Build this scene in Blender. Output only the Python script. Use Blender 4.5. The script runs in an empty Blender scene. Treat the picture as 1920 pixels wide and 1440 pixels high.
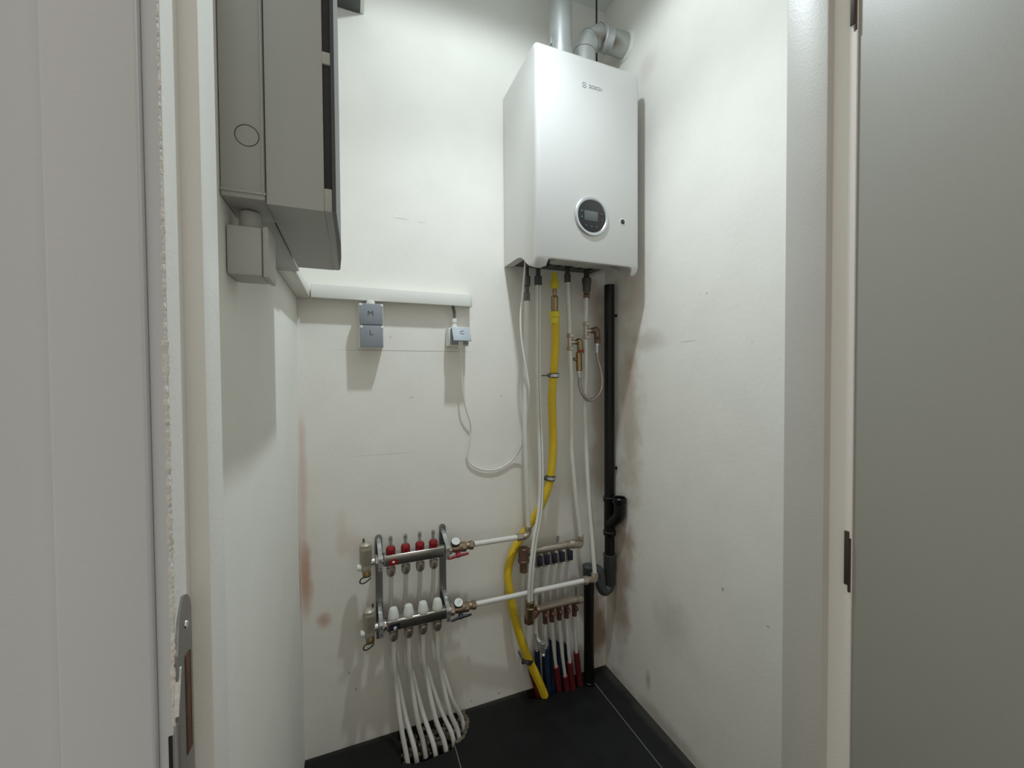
import bpy, bmesh, math, random
from mathutils import Vector, Matrix
random.seed(7)
SC = bpy.context.scene
COL = SC.collection

# ------------------------------------------------------------------ camera
F, YAW, PITCH, ROLL, CAMZ = 760.11, 0.37658, -0.021837, -0.0065247, 1.2588
D, WR, WL, CEIL = 1.4639, 1.0067, -0.1598, 2.7736      # back wall, right wall, left wall, ceiling
cy, sy, cp, sp = math.cos(YAW), math.sin(YAW), math.cos(PITCH), math.sin(PITCH)
FWD = Vector((sy*cp, cy*cp, sp)); RT = Vector((cy, -sy, 0)); UP = RT.cross(FWD)
R2 = math.cos(ROLL)*RT + math.sin(ROLL)*UP
U2 = -math.sin(ROLL)*RT + math.cos(ROLL)*UP
cd = bpy.data.cameras.new('camera'); cam = bpy.data.objects.new('camera', cd); COL.objects.link(cam)
cd.sensor_fit = 'HORIZONTAL'; cd.sensor_width = 36; cd.lens = F/1920*36; cd.clip_start = .02
M = Matrix.Identity(4)
for i in range(3):
    M[i][0] = R2[i]; M[i][1] = U2[i]; M[i][2] = -FWD[i]
M[2][3] = CAMZ
cam.matrix_world = M
SC.camera = cam

# ------------------------------------------------------------------ light and exposure
SC.view_settings.view_transform = 'Standard'; SC.view_settings.look = 'None'
SC.view_settings.gamma = 1; SC.view_settings.use_curve_mapping = False
SC.view_settings.exposure = 0.0
w = bpy.data.worlds.new('hallway_light'); SC.world = w; w.use_nodes = True
w.node_tree.nodes['Background'].inputs[0].default_value = (1.0, .93, .82, 1)
w.node_tree.nodes['Background'].inputs[1].default_value = .58
LAMP = Vector((.41, .85, 2.635))
def lamp(name, deg, blend, watts):
    ld = bpy.data.lights.new(name, 'SPOT'); ld.spot_size = math.radians(deg); ld.spot_blend = blend
    ld.shadow_soft_size = .03; ld.energy = watts; ld.color = (.87, .985, 1.04)
    lo = bpy.data.objects.new(name, ld); COL.objects.link(lo); lo.location = LAMP
lamp('ceiling_lamp_wide_light', 179, .30, 12)       # one ceiling lamp: its wide glow and the stronger
lamp('ceiling_lamp_down_light', 112, 1.0, 42)       # beam straight down

def at(px, py, Y=None, X=None, Z=None):
    d = R2*((px-960)/F) - U2*((py-720)/F) + FWD
    t = Y/d.y if Y is not None else X/d.x if X is not None else (Z-CAMZ)/d.z
    return Vector((0, 0, CAMZ)) + d*t

# ------------------------------------------------------------------ materials
def mat(name, col, rough=.5, metal=0, noise=0, nscale=30, bump=0, bscale=120, coat=0, spec=None, blobs=(), trans=0, alpha=1):
    m = bpy.data.materials.new(name); m.use_nodes = True
    nt = m.node_tree; N = nt.nodes; L = nt.links
    b = N['Principled BSDF']
    b.inputs['Roughness'].default_value = rough; b.inputs['Metallic'].default_value = metal
    b.inputs['Coat Weight'].default_value = coat
    if spec is not None: b.inputs['Specular IOR Level'].default_value = spec
    if trans: b.inputs['Transmission Weight'].default_value = trans
    tc = N.new('ShaderNodeTexCoord')
    c = N.new('ShaderNodeRGB'); c.outputs[0].default_value = (*col, 1); out = c.outputs[0]
    def mix(fac, a, bcol):
        mx = N.new('ShaderNodeMix'); mx.data_type = 'RGBA'
        L.new(fac, mx.inputs[0]); L.new(a, mx.inputs[6]); mx.inputs[7].default_value = (*bcol, 1)
        return mx.outputs[2]
    if noise:
        n = N.new('ShaderNodeTexNoise'); n.inputs['Scale'].default_value = nscale; n.inputs['Detail'].default_value = 6
        L.new(tc.outputs['Object'], n.inputs['Vector'])
        mr = N.new('ShaderNodeMapRange'); mr.inputs[1].default_value = .35; mr.inputs[2].default_value = .7
        mr.inputs[3].default_value = 0; mr.inputs[4].default_value = noise
        L.new(n.outputs[0], mr.inputs[0])
        out = mix(mr.outputs[0], out, tuple(x*.55 for x in col))
    if blobs:
        dn = N.new('ShaderNodeTexNoise'); dn.inputs['Scale'].default_value = 9; dn.inputs['Detail'].default_value = 7
        L.new(tc.outputs['Object'], dn.inputs['Vector'])
        for (cx, cyy, cz, rx, ry, rz, bc, st, hard) in blobs:
            s = N.new('ShaderNodeVectorMath'); s.operation = 'SUBTRACT'; s.inputs[1].default_value = (cx, cyy, cz)
            L.new(tc.outputs['Object'], s.inputs[0])
            q = N.new('ShaderNodeVectorMath'); q.operation = 'DIVIDE'; q.inputs[1].default_value = (rx, ry, rz)
            L.new(s.outputs[0], q.inputs[0])
            ln = N.new('ShaderNodeVectorMath'); ln.operation = 'LENGTH'; L.new(q.outputs[0], ln.inputs[0])
            if not hard:
                ma = N.new('ShaderNodeMath'); ma.operation = 'MULTIPLY_ADD'; ma.inputs[1].default_value = 1.5; ma.inputs[2].default_value = -.75
                L.new(dn.outputs[0], ma.inputs[0])
                ad = N.new('ShaderNodeMath'); ad.operation = 'ADD'; L.new(ln.outputs['Value'], ad.inputs[0]); L.new(ma.outputs[0], ad.inputs[1]); src = ad.outputs[0]
            else: src = ln.outputs['Value']
            mr = N.new('ShaderNodeMapRange'); mr.interpolation_type = 'SMOOTHSTEP'
            mr.inputs[1].default_value = .1 if not hard else .5; mr.inputs[2].default_value = 1; mr.inputs[3].default_value = st; mr.inputs[4].default_value = 0
            L.new(src, mr.inputs[0])
            out = mix(mr.outputs[0], out, bc)
    L.new(out, b.inputs['Base Color'])
    if bump:
        n2 = N.new('ShaderNodeTexNoise'); n2.inputs['Scale'].default_value = bscale; n2.inputs['Detail'].default_value = 5
        L.new(tc.outputs['Object'], n2.inputs['Vector'])
        bp = N.new('ShaderNodeBump'); bp.inputs['Strength'].default_value = bump; bp.inputs['Distance'].default_value = .002
        L.new(n2.outputs[0], bp.inputs['Height']); L.new(bp.outputs[0], b.inputs['Normal'])
    return m

RUST = (.54, .26, .14); BROWN = (.36, .25, .17); PINK = (.74, .58, .52); DIRT = (.33, .29, .24)
PL = (.87, .84, .775)
def bw(px, py, rx, rz, c, st, hard=0):
    q = at(px, py, Y=D); return (q.x, D, q.z, rx, 1, rz, c, st, hard)
def rw(px, py, ry, rz, c, st, hard=0):
    q = at(px, py, X=WR); return (WR, q.y, q.z, 1, ry, rz, c, st, hard)
m_back = mat('plaster_back', PL, .75, noise=.10, nscale=7, bump=.25, bscale=60, blobs=[
    bw(572, 1075, .028, .16, RUST, .75), bw(566, 900, .02, .35, PINK, .8), bw(608, 1165, .03, .035, RUST, .6),
    bw(660, 1030, .05, .09, PINK, .5), bw(640, 1020, .03, .12, PINK, .5), bw(700, 660, .12, .10, PINK, .18),
    bw(760, 1380, .6, .05, DIRT, .45), bw(1125, 800, .07, .75, BROWN, .45), bw(1120, 1180, .08, .24, BROWN, .95),
    bw(1010, 640, .02, .12, BROWN, .3), bw(1108, 560, .09, .12, BROWN, .45), bw(1050, 1000, .2, .3, BROWN, .15),
    bw(765, 658, .305, .0011, (.22, .21, .2), .9, 1), bw(720, 852, .14, .0009, (.4, .38, .35), .6, 1),
    bw(752, 410, .035, .002, (.45, .43, .4), .6, 1), bw(790, 417, .02, .002, (.5, .48, .45), .5, 1), bw(772, 745, .009, .003, (.4, .38, .35), .6, 1),
    bw(940, 742, .003, .004, (.4, .38, .35), .7, 1), bw(732, 632, .003, .007, (.5, .48, .45), .6, 1),
    bw(935, 1300, .003, .004, (.1, .09, .08), .9, 1), bw(884, 1314, .003, .003, (.1, .09, .08), .9, 1),
    bw(655, 1262, .004, .006, DIRT, .7, 1), bw(668, 1292, .004, .007, DIRT, .6, 1), bw(655, 1188, .006, .001, DIRT, .7, 1), bw(990, 838, .003, .001, (.1, .09, .08), .8, 1)])
m_right = mat('plaster_right', PL, .75, noise=.10, nscale=7, bump=.3, bscale=60, blobs=[
    rw(1165, 1090, .10, .40, BROWN, .8), rw(1180, 800, .10, .6, BROWN, .55), rw(1215, 640, .12, .05, BROWN, .35), rw(1260, 1170, .12, .18, BROWN, .25),
    rw(1210, 130, .07, .06, (.6, .5, .44), .35), rw(1190, 560, .10, .22, PINK, .5), rw(1185, 700, .05, .1, RUST, .25),
    rw(1215, 1275, .02, .05, BROWN, .6), rw(1200, 1040, .003, .003, (.15, .12, .1), .8, 1), rw(1355, 1105, .006, .008, DIRT, .6, 1),
    rw(1325, 550, .004, .004, DIRT, .6, 1), rw(1240, 1360, .5, .05, DIRT, .5), rw(1290, 640, .05, .002, (.45, .4, .36), .5, 1), rw(1440, 1175, .006, .003, DIRT, .7, 1), rw(1410, 640, .003, .003, DIRT, .5, 1)])
m_left = mat('plaster_left', (.87, .86, .80), .75, noise=.08, nscale=6, bump=.25, bscale=60, blobs=[
    (WL, 1.43, .72, 1, .04, .45, PINK, .7, 0), (WL, 1.42, .62, 1, .03, .14, RUST, .5, 0)])
m_ceil = mat('plaster_ceiling', (.74, .75, .72), .8, noise=.08, nscale=8, bump=.2)
m_hall = mat('paint_hallway_wall', (.64, .665, .69), .65, noise=.06, nscale=5, bump=.12, bscale=500)
m_frame = mat('paint_frame_white', (.84, .84, .81), .42, noise=.07, nscale=12, bump=.2, bscale=220)
m_rough = mat('paint_caulk_thick', (.76, .755, .72), .6, noise=.12, nscale=40, bump=1, bscale=180)
m_door = mat('paint_door_grey', (.35, .345, .31), .45, bump=.06, bscale=600, noise=.05, nscale=4)
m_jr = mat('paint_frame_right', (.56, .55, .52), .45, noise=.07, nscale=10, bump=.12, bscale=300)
m_white = mat('white_boiler_enamel', (.62, .605, .58), .28, coat=.3)
m_plwhite = mat('white_plastic', (.78, .77, .72), .4, noise=.05, nscale=30)
m_trunk = mat('white_trunking_plastic', (.80, .79, .74), .35)
m_pipe = mat('white_plastic_pipe', (.70, .685, .63), .38, noise=.12, nscale=25)
m_cond = mat('grey_seam', (.12, .11, .10), .6)
m_greybox = mat('light_grey_plastic', (.42, .42, .39), .5, bump=.1, bscale=400)
m_greybot = mat('grey_plastic_junction', (.50, .50, .47), .5)
m_switch = mat('blue_grey_plastic', (.27, .29, .32), .35)
m_flap = mat('pale_blue_grey_plastic', (.38, .42, .45), .55)
m_dark = mat('black_plastic', (.018, .018, .018), .35)
m_smoke = mat('dark_grey_door', (.055, .058, .062), .4)
m_blackpipe = mat('black_abs_pipe', (.006, .0055, .0055), .34, spec=.3, noise=.3, nscale=14)
m_greyabs = mat('dark_grey_fitting', (.055, .06, .058), .45, noise=.3, nscale=25)
m_yellow = mat('yellow_gas_hose', (.72, .50, .012), .42, noise=.2, nscale=18)
m_yel2 = mat('yellow_cap', (.70, .58, .03), .45)
m_brass = mat('brass', (.32, .24, .13), .32, 1, noise=.4, nscale=60)
m_copper = mat('aged_copper', (.20, .125, .09), .5, .6, noise=.5, nscale=50)
m_rbrass = mat('red_brass_valve', (.16, .065, .045), .5, .5, noise=.5, nscale=50)
m_vent = mat('tan_air_vent', (.46, .41, .33), .45, .35, noise=.3, nscale=50)
m_nickel = mat('brushed_nickel', (.50, .43, .36), .34, .85, noise=.3, nscale=60)
m_valve = mat('dull_brass_valve', (.36, .27, .19), .36, .85, noise=.4, nscale=60)
m_dkmet = mat('dark_pipe_fitting', (.13, .125, .11), .4, .8, noise=.4, nscale=60)
m_steel = mat('stainless_bar', (.50, .49, .46), .24, 1, noise=.15, nscale=30)
m_zinc = mat('zinc_strap', (.58, .60, .60), .42, .9, noise=.3, nscale=50)
m_chrome = mat('chrome', (.8, .8, .8), .1, 1)
m_alu = mat('aluminium_flue', (.50, .51, .50), .38, .55, noise=.25, nscale=16)
m_silver = mat('silver_ring', (.55, .56, .57), .3, .6)
m_lcd = mat('lcd_grey', (.10, .11, .115), .15)
m_icon = mat('icon_grey', (.45, .45, .45), .5)
m_logo = mat('logo_grey', (.40, .42, .42), .5)
m_red = mat('red_plastic', (.27, .008, .012), .35)
m_blue = mat('blue_plastic', (.010, .012, .030), .4)
m_redsl = mat('red_sleeve', (.13, .007, .011), .5, noise=.3, nscale=40)
m_blusl = mat('blue_sleeve', (.007, .028, .075), .5, noise=.3, nscale=40)
m_glass = mat('clear_gauge_tube', (.8, .8, .75), .08, trans=.85)
m_cap = mat('white_valve_cap', (.76, .76, .70), .5, bump=.2, bscale=300)
m_dial = mat('dial_white', (.66, .66, .62), .35)
m_braid = mat('braided_hose', (.42, .36, .33), .35, .7, noise=.6, nscale=250)
m_ink = mat('black_ink', (.012, .012, .014), .6)
m_cable = mat('white_cable', (.80, .79, .74), .4)
m_mortar = mat('mortar_rubble', (.17, .14, .10), .95, noise=.8, nscale=30, bump=1, bscale=60)
m_keeper = mat('strike_plate_metal', (.36, .36, .36), .35, .9, noise=.3, nscale=40)
m_wood = mat('exposed_brown_wood', (.13, .06, .035), .8, noise=.6, nscale=40)
m_grout = mat('pale_grout', (.22, .215, .20), .8)
m_tile = mat('black_floor_tile', (.009, .0095, .009), .5, noise=.5, nscale=18, bump=.2, bscale=200, spec=.25,
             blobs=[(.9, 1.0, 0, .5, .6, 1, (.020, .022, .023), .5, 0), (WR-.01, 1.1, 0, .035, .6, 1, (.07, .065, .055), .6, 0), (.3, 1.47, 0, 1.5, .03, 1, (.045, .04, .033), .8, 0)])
m_warm = bpy.data.materials.new('bulb_glow'); m_warm.use_nodes = True
_b = m_warm.node_tree.nodes['Principled BSDF']; _b.inputs['Emission Color'].default_value = (.9, 1, .95, 1); _b.inputs['Emission Strength'].default_value = 8

# ------------------------------------------------------------------ helpers
def tag(o, label=None, cat=None, group=None, kind=None):
    if label: o['label'] = label
    if cat: o['category'] = cat
    if group: o['group'] = group
    if kind: o['kind'] = kind
    return o
WLOC = {}
def thing(name, loc, label, cat, group=None):
    o = bpy.data.objects.new(name, None); COL.objects.link(o); o.location = loc; o.empty_display_size = .05
    WLOC[o.name] = Vector(loc)
    return tag(o, label, cat, group)
def obj(name, bm, m, parent=None, label=None, smooth=True, origin=None, mats=None, sharp=38):
    """links a bmesh (world coordinates) as one object; a child keeps its parent's base as origin"""
    me = bpy.data.meshes.new(name)
    if parent is not None: o0 = WLOC[parent.name]
    elif origin is not None: o0 = Vector(origin)
    else:
        xs = [v.co for v in bm.verts]
        o0 = Vector(((min(v.x for v in xs)+max(v.x for v in xs))/2, (min(v.y for v in xs)+max(v.y for v in xs))/2, min(v.z for v in xs)))
    for v in bm.verts: v.co -= o0
    bmesh.ops.recalc_face_normals(bm, faces=bm.faces)
    for f in bm.faces: f.smooth = smooth
    bm.to_mesh(me); bm.free()
    for mm in (mats or [m]): me.materials.append(mm)
    o = bpy.data.objects.new(name, me); COL.objects.link(o)
    if smooth:
        md = me.attributes.get('sharp_edge')
        for e in me.edges: pass
        try: me.set_sharp_from_angle(angle=math.radians(sharp))
        except Exception: pass
    if parent is not None:
        o.parent = parent; WLOC[o.name] = o0.copy()
    else:
        o.location = o0; WLOC[o.name] = o0.copy()
    if label: o['label'] = label
    return o
def struct(name, bm, m, smooth=False):
    o = obj(name, bm, m, smooth=smooth, origin=(0, 0, 0)); o['kind'] = 'structure'; return o
def B(): return bmesh.new()
def box(bm, x0, x1, y0, y1, z0, z1, bev=0, seg=2, M=None):
    vs = [bm.verts.new((x, y, z)) for x in (x0, x1) for y in (y0, y1) for z in (z0, z1)]
    fs = [(0,1,3,2), (4,6,7,5), (0,4,5,1), (2,3,7,6), (0,2,6,4), (1,5,7,3)]
    F_ = [bm.faces.new([vs[i] for i in f]) for f in fs]
    if bev:
        es = list({e for f in F_ for e in f.edges})
        r = bmesh.ops.bevel(bm, geom=es, offset=bev, segments=seg, affect='EDGES', profile=.5)
        vs = list({v for f in r['faces'] for v in f.verts} | {v for v in vs if v.is_valid})
    if M is not None:
        for v in vs:
            if v.is_valid: v.co = M @ v.co
    return bm
def prism(bm, pts, axis, a0, a1, bev=0, seg=3, sel=None):
    """pts 2-D outline, extruded along axis (0 x: pts are (y,z); 1 y: (x,z); 2 z: (x,y))"""
    def co(p, a): return (a, p[0], p[1]) if axis == 0 else (p[0], a, p[1]) if axis == 1 else (p[0], p[1], a)
    A = [bm.verts.new(co(p, a0)) for p in pts]; Z = [bm.verts.new(co(p, a1)) for p in pts]
    fa = bm.faces.new(A); fz = bm.faces.new(Z[::-1]); n = len(pts)
    for i in range(n): bm.faces.new((A[i], Z[i], Z[(i+1) % n], A[(i+1) % n]))
    if bev:
        es = [e for e in set(fa.edges) | set(fz.edges) if sel is None or all(sel(v.co) for v in e.verts)]
        bmesh.ops.bevel(bm, geom=es, offset=bev, segments=seg, affect='EDGES', profile=.5)
    return bm
def frame(ax):
    ax = ax.normalized(); t = Vector((0, 0, 1)) if abs(ax.z) < .9 else Vector((0, 1, 0))
    u = ax.cross(t).normalized(); return u, ax.cross(u).normalized()
def lathe(bm, p0, axis, prof, seg=20):
    """prof: list of (distance along axis, radius)"""
    p0 = Vector(p0); ax = Vector(axis).normalized(); u, v = frame(ax); rings = []
    for d, r in prof:
        rings.append([bm.verts.new(p0+ax*d+(u*math.cos(2*math.pi*k/seg)+v*math.sin(2*math.pi*k/seg))*r) for k in range(seg)] if r > 1e-5 else [bm.verts.new(p0+ax*d)])
    for a, b in zip(rings, rings[1:]):
        for k in range(seg):
            k2 = (k+1) % seg
            q = [a[k % len(a)], a[k2 % len(a)], b[k2 % len(b)], b[k % len(b)]]
            q2 = []
            for x in q:
                if x not in q2: q2.append(x)
            if len(q2) >= 3: bm.faces.new(q2)
    if len(rings[0]) > 1: bm.faces.new(rings[0][::-1])
    if len(rings[-1]) > 1: bm.faces.new(rings[-1])
    return bm
def cyl(bm, a, b, r, seg=20, c=.0):
    a = Vector(a); b = Vector(b); L_ = (b-a).length
    if c: return lathe(bm, a, b-a, [(0, r-c), (c, r), (L_-c, r), (L_, r-c)], seg)
    return lathe(bm, a, b-a, [(0, r), (L_, r)], seg)
def hexn(bm, a, b, r): return cyl(bm, a, b, r, 6, r*.12)
def smoothpath(P, n=8):
    P = [Vector(p) for p in P]
    if len(P) < 3: return P
    out = []
    for i in range(len(P)-1):
        p0 = P[max(i-1, 0)]; p1 = P[i]; p2 = P[i+1]; p3 = P[min(i+2, len(P)-1)]
        for k in range(n):
            t = k/n
            out.append(.5*((2*p1)+(p2-p0)*t+(2*p0-5*p1+4*p2-p3)*t*t+(3*p1-p0-3*p2+p3)*t**3))
    out.append(P[-1]); return out
def tube(bm, P, r, seg=14, smooth=True, n=8, rib=None, wv=1.0):
    P = smoothpath(P, n) if smooth else [Vector(p) for p in P]
    if rib:   # resample for corrugation
        pitch, amp = rib; Q = [P[0]]; acc = 0; S = [0]
        for a, b in zip(P, P[1:]): S.append(S[-1]+(b-a).length)
        tot = S[-1]; cnt = int(tot/pitch*6); Q = []; j = 0
        for i in range(cnt+1):
            s = tot*i/cnt
            while j < len(S)-2 and S[j+1] < s: j += 1
            t = (s-S[j])/max(S[j+1]-S[j], 1e-9); Q.append(P[j].lerp(P[j+1], t))
        P = Q; rad = [r+amp*math.sin(2*math.pi*i/6) for i in range(len(P))]
    else: rad = [r]*len(P) if not callable(r) else [r(i/(len(P)-1)) for i in range(len(P))]
    t = (P[1]-P[0]).normalized(); u, v = frame(t); rings = []
    for i, p in enumerate(P):
        t2 = (P[min(i+1, len(P)-1)]-P[max(i-1, 0)]).normalized()
        u = (u-t2*u.dot(t2)).normalized(); v = t2.cross(u)
        rings.append([bm.verts.new(p+(u*math.cos(2*math.pi*k/seg)+v*math.sin(2*math.pi*k/seg)*wv)*rad[i]) for k in range(seg)])
    for a, b in zip(rings, rings[1:]):
        for k in range(seg): bm.faces.new((a[k], a[(k+1) % seg], b[(k+1) % seg], b[k]))
    bm.faces.new(rings[0][::-1]); bm.faces.new(rings[-1]); return bm
def strap(bm, pts, x0, x1, th):
    """folded metal strap: centre line in (y,z), width along x"""
    n = len(pts); L_ = []; R_ = []
    for i, p in enumerate(pts):
        a = Vector(pts[max(i-1, 0)]); b = Vector(pts[min(i+1, n-1)]); d = (b-a).normalized(); nn = Vector((-d.y, d.x))*th/2
        L_.append(Vector(p)+nn); R_.append(Vector(p)-nn)
    return prism(bm, [tuple(q) for q in L_+R_[::-1]], 0, x0, x1)
def strokes(bm, polys, o, sc, r, flip=Vector((1, 0, 0)), up=Vector((0, 0, 1))):
    for pl in polys:
        tube(bm, [Vector(o)+flip*(x*sc)+up*(y*sc) for x, y in pl], r, 6, smooth=len(pl) > 3, n=4)
    return bm
def cut(o, cutters):
    """boolean differences baked into the mesh"""
    bpy.context.view_layer.update()
    tmp = []
    for bm in cutters:
        bmesh.ops.recalc_face_normals(bm, faces=bm.faces)
        me = bpy.data.meshes.new('tmp'); bm.to_mesh(me); bm.free(); c = bpy.data.objects.new('tmp', me); COL.objects.link(c); tmp.append(c)
        md = o.modifiers.new('b', 'BOOLEAN'); md.object = c; md.operation = 'DIFFERENCE'; md.solver = 'EXACT'
    bpy.context.view_layer.update()
    dg = bpy.context.evaluated_depsgraph_get()
    me = bpy.data.meshes.new_from_object(o.evaluated_get(dg)); o.modifiers.clear(); o.data = me
    for c in tmp: bpy.data.objects.remove(c)

# ------------------------------------------------------------------ the room
FY0, FY1 = .385, .46          # hallway face and room face of the door wall
bm = box(B(), WL-.1, WR+.1, D, D+.1, -.12, CEIL+.1); struct('wall_back', bm, m_back)
bm = box(B(), WL-.1, WL, FY1, D, -.12, CEIL+.1); struct('wall_left', bm, m_left)
bm = box(B(), WR, WR+.1, FY1, D, -.12, CEIL+.1); struct('wall_right', bm, m_right)
bm = box(B(), WL-.1, WR+.1, FY1, D, CEIL, CEIL+.1); struct('ceiling', bm, m_ceil)
bm = B()
box(bm, -1.6, -.1408, FY0, FY1, 0, CEIL); box(bm, .70, 2.2, FY0, FY1, 0, CEIL); box(bm, -.1408, .70, FY0, FY1, 2.12, CEIL)
struct('wall_front', bm, m_hall)
# floor with the two openings the pipes go down through
bm = box(B(), -1.6, 2.2, -1.6, D, -.10, 0)
fl = struct('floor', bm, m_tile)
hole = [(745,1374),(752,1402),(752,1431),(776,1432),(800,1426),(822,1416),(846,1406),(856,1392),(869,1384),(875,1367),(876,1350),(869,1335),(835,1336),(790,1352)]
pts = [at(x, y, Z=0) for x, y in hole]
c1 = prism(B(), [(q.x, min(q.y, D-.004)) for q in pts], 2, -.07, .05)
c2 = prism(B(), [(.63, 1.458), (.622, 1.425), (.655, 1.402), (.70, 1.398), (.74, 1.408), (.80, 1.397), (.855, 1.402), (.862, 1.43), (.865, 1.458)], 2, -.07, .05)
cut(fl, [c1, c2])
bm = B()
for X, y0, y1 in ((.905, -1.6, 1.462), (.3085, -1.6, 1.33), (-.288, -1.6, .384)): box(bm, X-.0012, X+.0012, y0, y1, -.0006, .0006)
for Y in (.30, -.30, -.9): box(bm, -1.6, 2.2, Y-.0012, Y+.0012, -.0006, .0006)
g = obj('grout_line', bm, m_grout, smooth=False, origin=(0, 0, 0)); g.parent = fl
# crumbled mortar in the openings and along the tile edge
def rubble(name, region, n, zlo, zhi, s, label):
    bm = B()
    for i in range(n):
        x, y = region(); r = random.uniform(.5, 1)*s
        v = bmesh.ops.create_icosphere(bm, subdivisions=1, radius=r)['verts']; q = Vector((x, y, random.uniform(zlo, zhi)))
        for a in v: a.co = Vector((a.co.x*random.uniform(.8, 1.3), a.co.y*random.uniform(.8, 1.3), a.co.z*.7)) + q
    o = obj(name, bm, m_mortar, smooth=False); tag(o, label, 'rubble', kind='stuff'); return o
rubble('mortar_rubble', lambda: (random.uniform(.14, .36), random.uniform(1.37, 1.455)), 260, -.050, -.012, .010, 'crumbled brown mortar in the floor opening around the bent white heating pipes')
rubble('mortar_rubble', lambda: (random.uniform(.64, .85), random.uniform(1.41, 1.45)), 120, -.065, -.03, .008, 'crumbled mortar in the narrow floor opening under the red and blue sleeves')
bm = B()
E_ = [at(x, y, Z=0) for x, y in ((856,1392),(869,1384),(875,1367),(876,1350),(869,1335))]
for i in range(40):
    a = E_[i % 4].lerp(E_[i % 4+1], random.random()); r = random.uniform(.003, .008)
    v = bmesh.ops.create_icosphere(bm, subdivisions=1, radius=r)['verts']
    for q in v: q.co = q.co + a + Vector((random.uniform(-.004, .004), 0, 0))
tag(obj('cement_lip', bm, m_mortar, smooth=False), 'rough cement crust on the right rim of the floor opening beside the white pipes', 'cement', kind='stuff')

# door frame, casing, door
bm = B(); box(bm, -.193, -.1398, .3735, FY0, 0, 2.20, .0025, 3); box(bm, -.140, -.1295, .379, .40, 0, 2.13, .002); struct('trim_1', bm, m_hall, True)
bm = B(); box(bm, -.1415, -.1285, .381, .458, 0, 2.12, .0015); box(bm, -.1415, -.1146, .415, .4585, 0, 2.12, .002)
fr = struct('trim_2', bm, m_frame, True)
bm = B()      # ragged painted caulk bead along the frame edge
for i in range(250):
    z = .99+i*.0048; r = random.uniform(.0009, .0019)*(1.25 if z < 1.3 else .8)
    v = bmesh.ops.create_icosphere(bm, subdivisions=1, radius=r)['verts']; sx = random.uniform(.8, 1.3)
    for q in v: q.co = Vector((q.co.x*sx, q.co.y*.8, q.co.z*random.uniform(2.4, 3.4))) + Vector((-.1301+random.uniform(-.0006, .0004), .3800, z))
o = obj('paint_bead', bm, m_rough, origin=(0, 0, 0)); o.parent = fr
bm = box(B(), .665, .69, .3957, .4585, 0, 2.12, .003); struct('trim_3', bm, m_jr, True)
bm = B(); box(bm, .6790, .715, .366, .4583, 0, 2.12, .0015); box(bm, .7155, .79, .372, .3849, 0, 2.2, .003); struct('trim_5', bm, mat('paint_rebate_lit', (.84, .82, .78), .3, bump=.15, bscale=300), True)  # rebate colour lighter than the stop, standing in for light on it
bm = B(); box(bm, -.1285, .679, .381, .458, 2.08, 2.12); box(bm, -.1285, .679, .415, .458, 2.065, 2.12); struct('trim_4', bm, m_frame)
# strike plate
sp_ = thing('strike_plate', (-.1283, .393, .80), 'long worn steel strike plate let into the left door frame, its top end rounded', 'strike plate')
prof = [(.3795, .78), (.4085, .78), (.4085, 1.067)]
for k in range(9):
    a = math.pi/2*k/8; prof.append((.3925+.016*math.cos(a), 1.067+.018*math.sin(a)))
prof += [(.384, 1.072), (.3795, 1.045)]
pl = obj('plate', prism(B(), prof, 0, -.1286, -.1268), m_keeper, sp_, smooth=False)
bm = B(); box(bm, -.1272, -.1265, .393, .403, .955, 1.036, .001); obj('latch_recess', bm, m_wood, sp_, 'brown worn latch opening')
bm = B(); box(bm, -.1272, -.1265, .393, .403, .80, .905, .001); obj('bolt_recess', bm, m_wood, sp_, 'dark bolt opening')
for z in (1.060, .932): obj('screw', lathe(B(), (-.1272, .397, z), (1, 0, 0), [(0, .0035), (.0012, .003)], 14), m_chrome, sp_)
bm = prism(B(), [(.3765, 1.00), (.380, 1.014), (.384, 1.034), (.3815, 1.034), (.3770, 1.014)], 0, -.1288, -.1262); obj('paint_chip', bm, m_rough, sp_, 'lifted flake of white paint', smooth=False)
obj('edge_lip', cyl(B(), (-.1290, .3795, .78), (-.1290, .3795, .992), .0017, 10), m_zinc, sp_)
obj('gap', box(B(), -.1335, -.1312, .3780, .3812, .78, .985), m_ink, sp_, 'dark gap beside the plate')
# the opened door
dr = thing('door_1', (.70, .36, 0), None, None); dr['kind'] = 'structure'
obj('door_leaf', box(B(), .6815, .7215, -.44, .366, .01, 2.06, .0015), m_door, dr)
for z in (.985, 1.80, .25):
    bm = box(B(), .6772, .6792, .3685, .3745, z-.040, z+.040, .0006); cyl(bm, (.680, .3685, z-.05), (.680, .3685, z+.03), .0022, 12); obj('hinge', bm, mat('hinge_brown', (.06, .045, .035), .5, .4), dr)

# bulb and its holder on the ceiling (above the picture)
t = thing('ceiling_lamp', (LAMP.x, LAMP.y, CEIL-.1), 'round white ceiling lamp of the boiler room with a glowing disc facing down', 'lamp')
obj('lamp_body', lathe(B(), (LAMP.x, LAMP.y, CEIL), (0, 0, -1), [(0, .06), (.03, .062), (.105, .055), (.118, .052), (.112, .048), (.112, 0)], 32), m_plwhite, t)
obj('diffuser', lathe(B(), (LAMP.x, LAMP.y, CEIL-.1125), (0, 0, -1), [(0, .047), (.003, .046), (.004, 0)], 32), m_warm, t, 'glowing lamp disc')

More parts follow.
